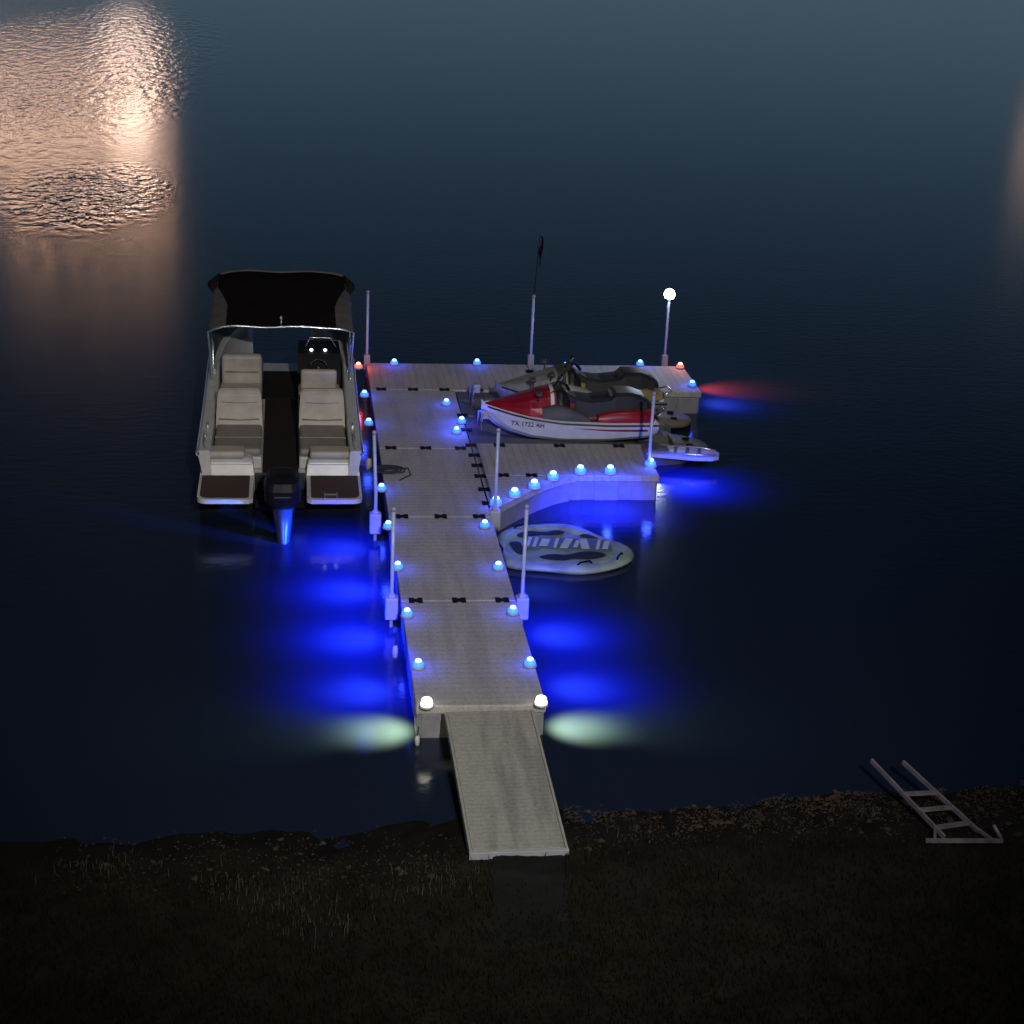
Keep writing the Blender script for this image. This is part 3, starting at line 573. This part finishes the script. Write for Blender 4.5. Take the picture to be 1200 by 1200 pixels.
bm = B(); tube(bm, [can(y1c, -1+.1*k) for k in range(21)], .028, 8); obj('canopy_edge', bm, 'greycloth', cn)
for s in (-1, 1):
    bm = B(); tube(bm, [Vector(can(y1c-.9, s*1.0)), Vector(can(y1c-.5, s*1.03)), Vector(can(y1c-.1, s*.95))], [.05, .1, .05], 10); obj('canopy_roll', bm, 'canvas', cn)
bm = B(); tube(bm, [(0, 4.7, 1.92), (0, 4.7, 2.02)], .012, 6); lathe(bm, [(.02, 2.02), (.03, 2.04), (.01, 2.08)], (0, 4.7, 0), 10); obj('mast_light', bm, 'metal', boat)
# ------------------------------------------------------------------ inflatable float
p = at(654, 643, .06)
fl = thing('inflatable_float', 'pale oval inflatable mat with dark patches floating right of the walkway', 'inflatable', (p.x, p.y, 0), -.12)
def rad(a): return .83+.06*math.cos(2*a+.5)+.07*math.cos(3*a+1.0)
def ringpt(a, k, r, zc, sq=.5):
    q = rad(a)+r*math.cos(k); return (q*math.cos(a)*1.02, q*math.sin(a), zc+r*sq*math.sin(k))
bm = B(); n = 48; m_ = 12
V = [[bm.verts.new(ringpt(2*math.pi*i/n, 2*math.pi*j/m_, .13+.03*math.cos(2*math.pi*i/n*5), .05)) for j in range(m_)] for i in range(n)]
for i in range(n):
    for j in range(m_):
        f = bm.faces.new((V[i][j], V[(i+1) % n][j], V[(i+1) % n][(j+1) % m_], V[i][(j+1) % m_])); f.smooth = True
obj('tube_ring', bm, 'tube', fl)
bm = B(); rings = []
for q, z in ((.02, .085), (.3, .09), (.55, .07), (.8, .085), (.97, .05), (.97, .0), (.02, .0)):
    rings.append([(rad(a)*q*math.cos(a)*1.02, rad(a)*q*math.sin(a), z+.006*math.sin(a*9)) for a in [2*math.pi*k/40 for k in range(40)]])
loft(bm, rings); obj('mat_floor', bm, 'tube', fl)
def patch(pts, z=.098):
    bm = B(); n_ = len(pts); sm = []
    for i in range(n_):
        a, b_ = Vector(pts[i]), Vector(pts[(i+1) % n_]); sm += [a.lerp(b_, .25), a.lerp(b_, .75)]
    prism(bm, [(v.x, v.y) for v in sm], z, z+.006); return obj('dark_opening', bm, 'meshdark', fl)
patch([(-.34, -.48), (-.1, -.30), (.12, -.34), (.34, -.16), (.62, -.16), (.72, -.30), (.45, -.46), (.25, -.42), (.05, -.56)])
patch([(-.66, .34), (-.46, .58), (-.2, .52), (.0, .66), (.14, .56), (-.06, .44), (-.3, .42), (-.45, .30)])
patch([(.30, .44), (.42, .56), (.56, .44), (.62, .36), (.46, .38)])
patch([(-.74, .08), (-.56, .12), (-.52, -.10), (-.44, -.36), (-.60, -.38), (-.68, -.12)])
bm = B(); prism(bm, [(-.50, -.12), (.78, -.10), (.82, .32), (-.44, .33)], .094, .106); pn = obj('printed_panel', bm, 'tubeblue', fl)
x = -.48
for wd, tall, sl in ((.07, 1, .05), (.07, 1, .05), (.18, .75, .05), (.07, 1, .05), (.17, 1, .09), (.09, .7, .05), (.18, 1, -.03), (.07, 1, .05), (.12, .85, .05)):
    bm = B(); prism(bm, [(x, .105-.18*tall), (x+wd*.68, .105-.18*tall), (x+wd*.68+sl, .105+.18*tall), (x+sl, .105+.18*tall)], .108, .116); obj('printed_mark', bm, 'tubepale', fl); x += wd+.028
for a in (2.3, 3.4, 5.2, 5.9):
    c = Vector((rad(a)*math.cos(a), rad(a)*math.sin(a), .115)); d = Vector((-math.sin(a), math.cos(a), 0))
    bm = B(); tube(bm, [c-d*.12, c-d*.08+Vector((0, 0, .04)), c+d*.08+Vector((0, 0, .04)), c+d*.12], .014, 8); obj('handle', bm, 'rubber', fl)
# ------------------------------------------------------------------ pale board at the end of the arm
q0, q1 = at(772, 528, .22), at(842, 538, .16)
bd = thing('floating_step', 'pale flat board sticking out over the water from the end of the side arm', 'board', q0, math.atan2(q1.y-q0.y, q1.x-q0.x))
Lb = (q1-q0).length
bm = B(); loft(bm, [[(x, -ww, -.04), (x, -ww, .02), (x, ww, .02), (x, ww, -.04)] for x, ww in ((-.25, .26), (Lb*.6, .26), (Lb*.9, .2), (Lb, .1))], smooth=False); obj('board_panel', bm, 'white', bd)
for s in (-1, 1):
    bm = B(); tube(bm, [(-.3, s*.2, .03), (Lb*.7, s*.2, .05), (Lb*.95, s*.12, .04)], .018, 8); obj('side_rail', bm, 'metal', bd)
for k in range(4):
    bm = B(); box(bm, .05+.2*k, .11+.2*k, -.2, .2, .022, .034, .003); obj('tread', bm, 'port', bd)
# ------------------------------------------------------------------ small things
p = at(455, 552, DK)
bm = B(); pts = []
for k in range(70): a = k*.32; r = .07+.0022*k; pts.append((r*math.cos(a)*1.3, r*math.sin(a), .015+.006*(k % 19)/6))
pts += [(.32, .1, .012), (.34, -.2, .012), (.15, -.45, .012)]
tube(bm, pts, .012, 6); tag(obj('rope_coil', bm, 'rope', None, p), 'dark coiled line lying on the dock beside the boat stern', 'rope')
def fender(px, py, z, label, m='white', s=1):
    t = thing('fender', label, 'fender', at(px, py, z), 0)
    bm = B(); lathe(bm, [(.01, -.14*s), (.055*s, -.12*s), (.065*s, 0), (.055*s, .12*s), (.02*s, .15*s)], seg=14); obj('fender_body', bm, m, t)
    bm = B(); tube(bm, [(0, 0, .14*s), (0.01, 0.02, .38*s)], .008, 6); obj('fender_line', bm, 'rope', t)
fender(489, 868, .06, 'small white fender in the water under the near left corner of the dock', 'white', .45)
fender(463, 764, .2, 'blue lit fender hanging off the left edge of the near walkway section', 'bracket', .6)
fender(432, 545, .3, 'fender hanging between the boat and the dock', 'bracket', .8)
# shore ladder
la, lb = ground(1106, 985)+Vector((0, 0, .04)), ground(1146, 978)+Vector((0, 0, .04))
ta, tb = at(1021, 891, .42), at(1058, 893, .42)
ld_ = thing('dock_ladder', 'weathered metal ladder lying on the bank, foot bar on the grass', 'ladder', la)
def rel(v): return v-la
for a, b_ in ((la, ta), (lb, tb)):
    bm = B(); obox(bm, rel(a), rel(b_), .026, .05); obj('rail', bm, 'ladder', ld_)
for t_ in (.12, .34, .55):
    bm = B(); obox(bm, rel(lerp(la, ta, t_)), rel(lerp(lb, tb, t_)), .06, .026); obj('rung', bm, 'ladder', ld_)
f0, f1 = ground(1084, 990)+Vector((0, 0, .05)), ground(1174, 990)+Vector((0, 0, .05))
bm = B(); obox(bm, rel(f0), rel(f1), .04, .035); obj('foot_bar', bm, 'ladder', ld_)
bm = B(); tube(bm, [rel(f1), rel(f1)+Vector((-.1, .05, .16))], .02, 8); obj('foot_hook', bm, 'ladder', ld_)
bm = B(); obox(bm, rel(lerp(la, ta, .12)), rel(f0+Vector((.1, 0, 0))), .03, .03); obj('brace', bm, 'ladder', ld_)
bm = B(); obox(bm, rel(lerp(lb, tb, .1)), rel(f1-Vector((.1, 0, 0))), .03, .03); obj('brace', bm, 'ladder', ld_)
# ------------------------------------------------------------------ lights
def light(kind, name, loc, energy, col, target=None, **k):
    d = bpy.data.lights.new(name, kind); d.energy = energy; d.color = col
    for a, v in k.items(): setattr(d, a, v)
    o = bpy.data.objects.new(name, d); C.objects.link(o); o.location = loc
    if target is not None: o.rotation_euler = (Vector(target)-Vector(loc)).to_track_quat('-Z', 'Y').to_euler()
    return o
light('SPOT', 'house_floodlight', CAM+Vector((3, -3, 4)), 16500, (1, .96, .91), (.6, 6.0, 0), spot_size=math.radians(38), spot_blend=1, shadow_soft_size=.3)
light('SUN', 'fill_sun', (0, 0, 50), .22, (1, .88, .66), (-10, 20, 0), angle=math.radians(2))  # weak warm fill added to lift the ambient on the bank
# weak warm spot added to imitate the olive glare on the left bank
light('SPOT', 'glare_fill', Vector((-9, -17, 6)), 1500, (1, .85, .45), (-6.5, -8, 0), spot_size=math.radians(60), spot_blend=1, shadow_soft_size=.2)
def far(px, elev, D, en, col, r):
    d = ray(px, 0); d.z = 0; d.normalize(); P = CAM+d*D; P.z = D*math.tan(math.radians(elev)); light('POINT', 'far_reflection_light', P, en, col, shadow_soft_size=r)
for px in range(-70, 196, 19): far(px, 5.2, 150, 260, (1, .60, .40), 1.8)
for el, en in ((3.8, 500), (4.6, 450)): far(150, el, 150, en, (1, .70, .55), 1.8)
for px, el in ((10, 8.0), (40, 8.8), (75, 8.3), (105, 8.9), (135, 8.2), (165, 8.7), (190, 8.1)): far(px, el, 150, 110, (1, .50, .24), .2)  # small orange points added only to make glints on the chop
far(1240, 5, 160, 120, (1, .6, .4), 2)
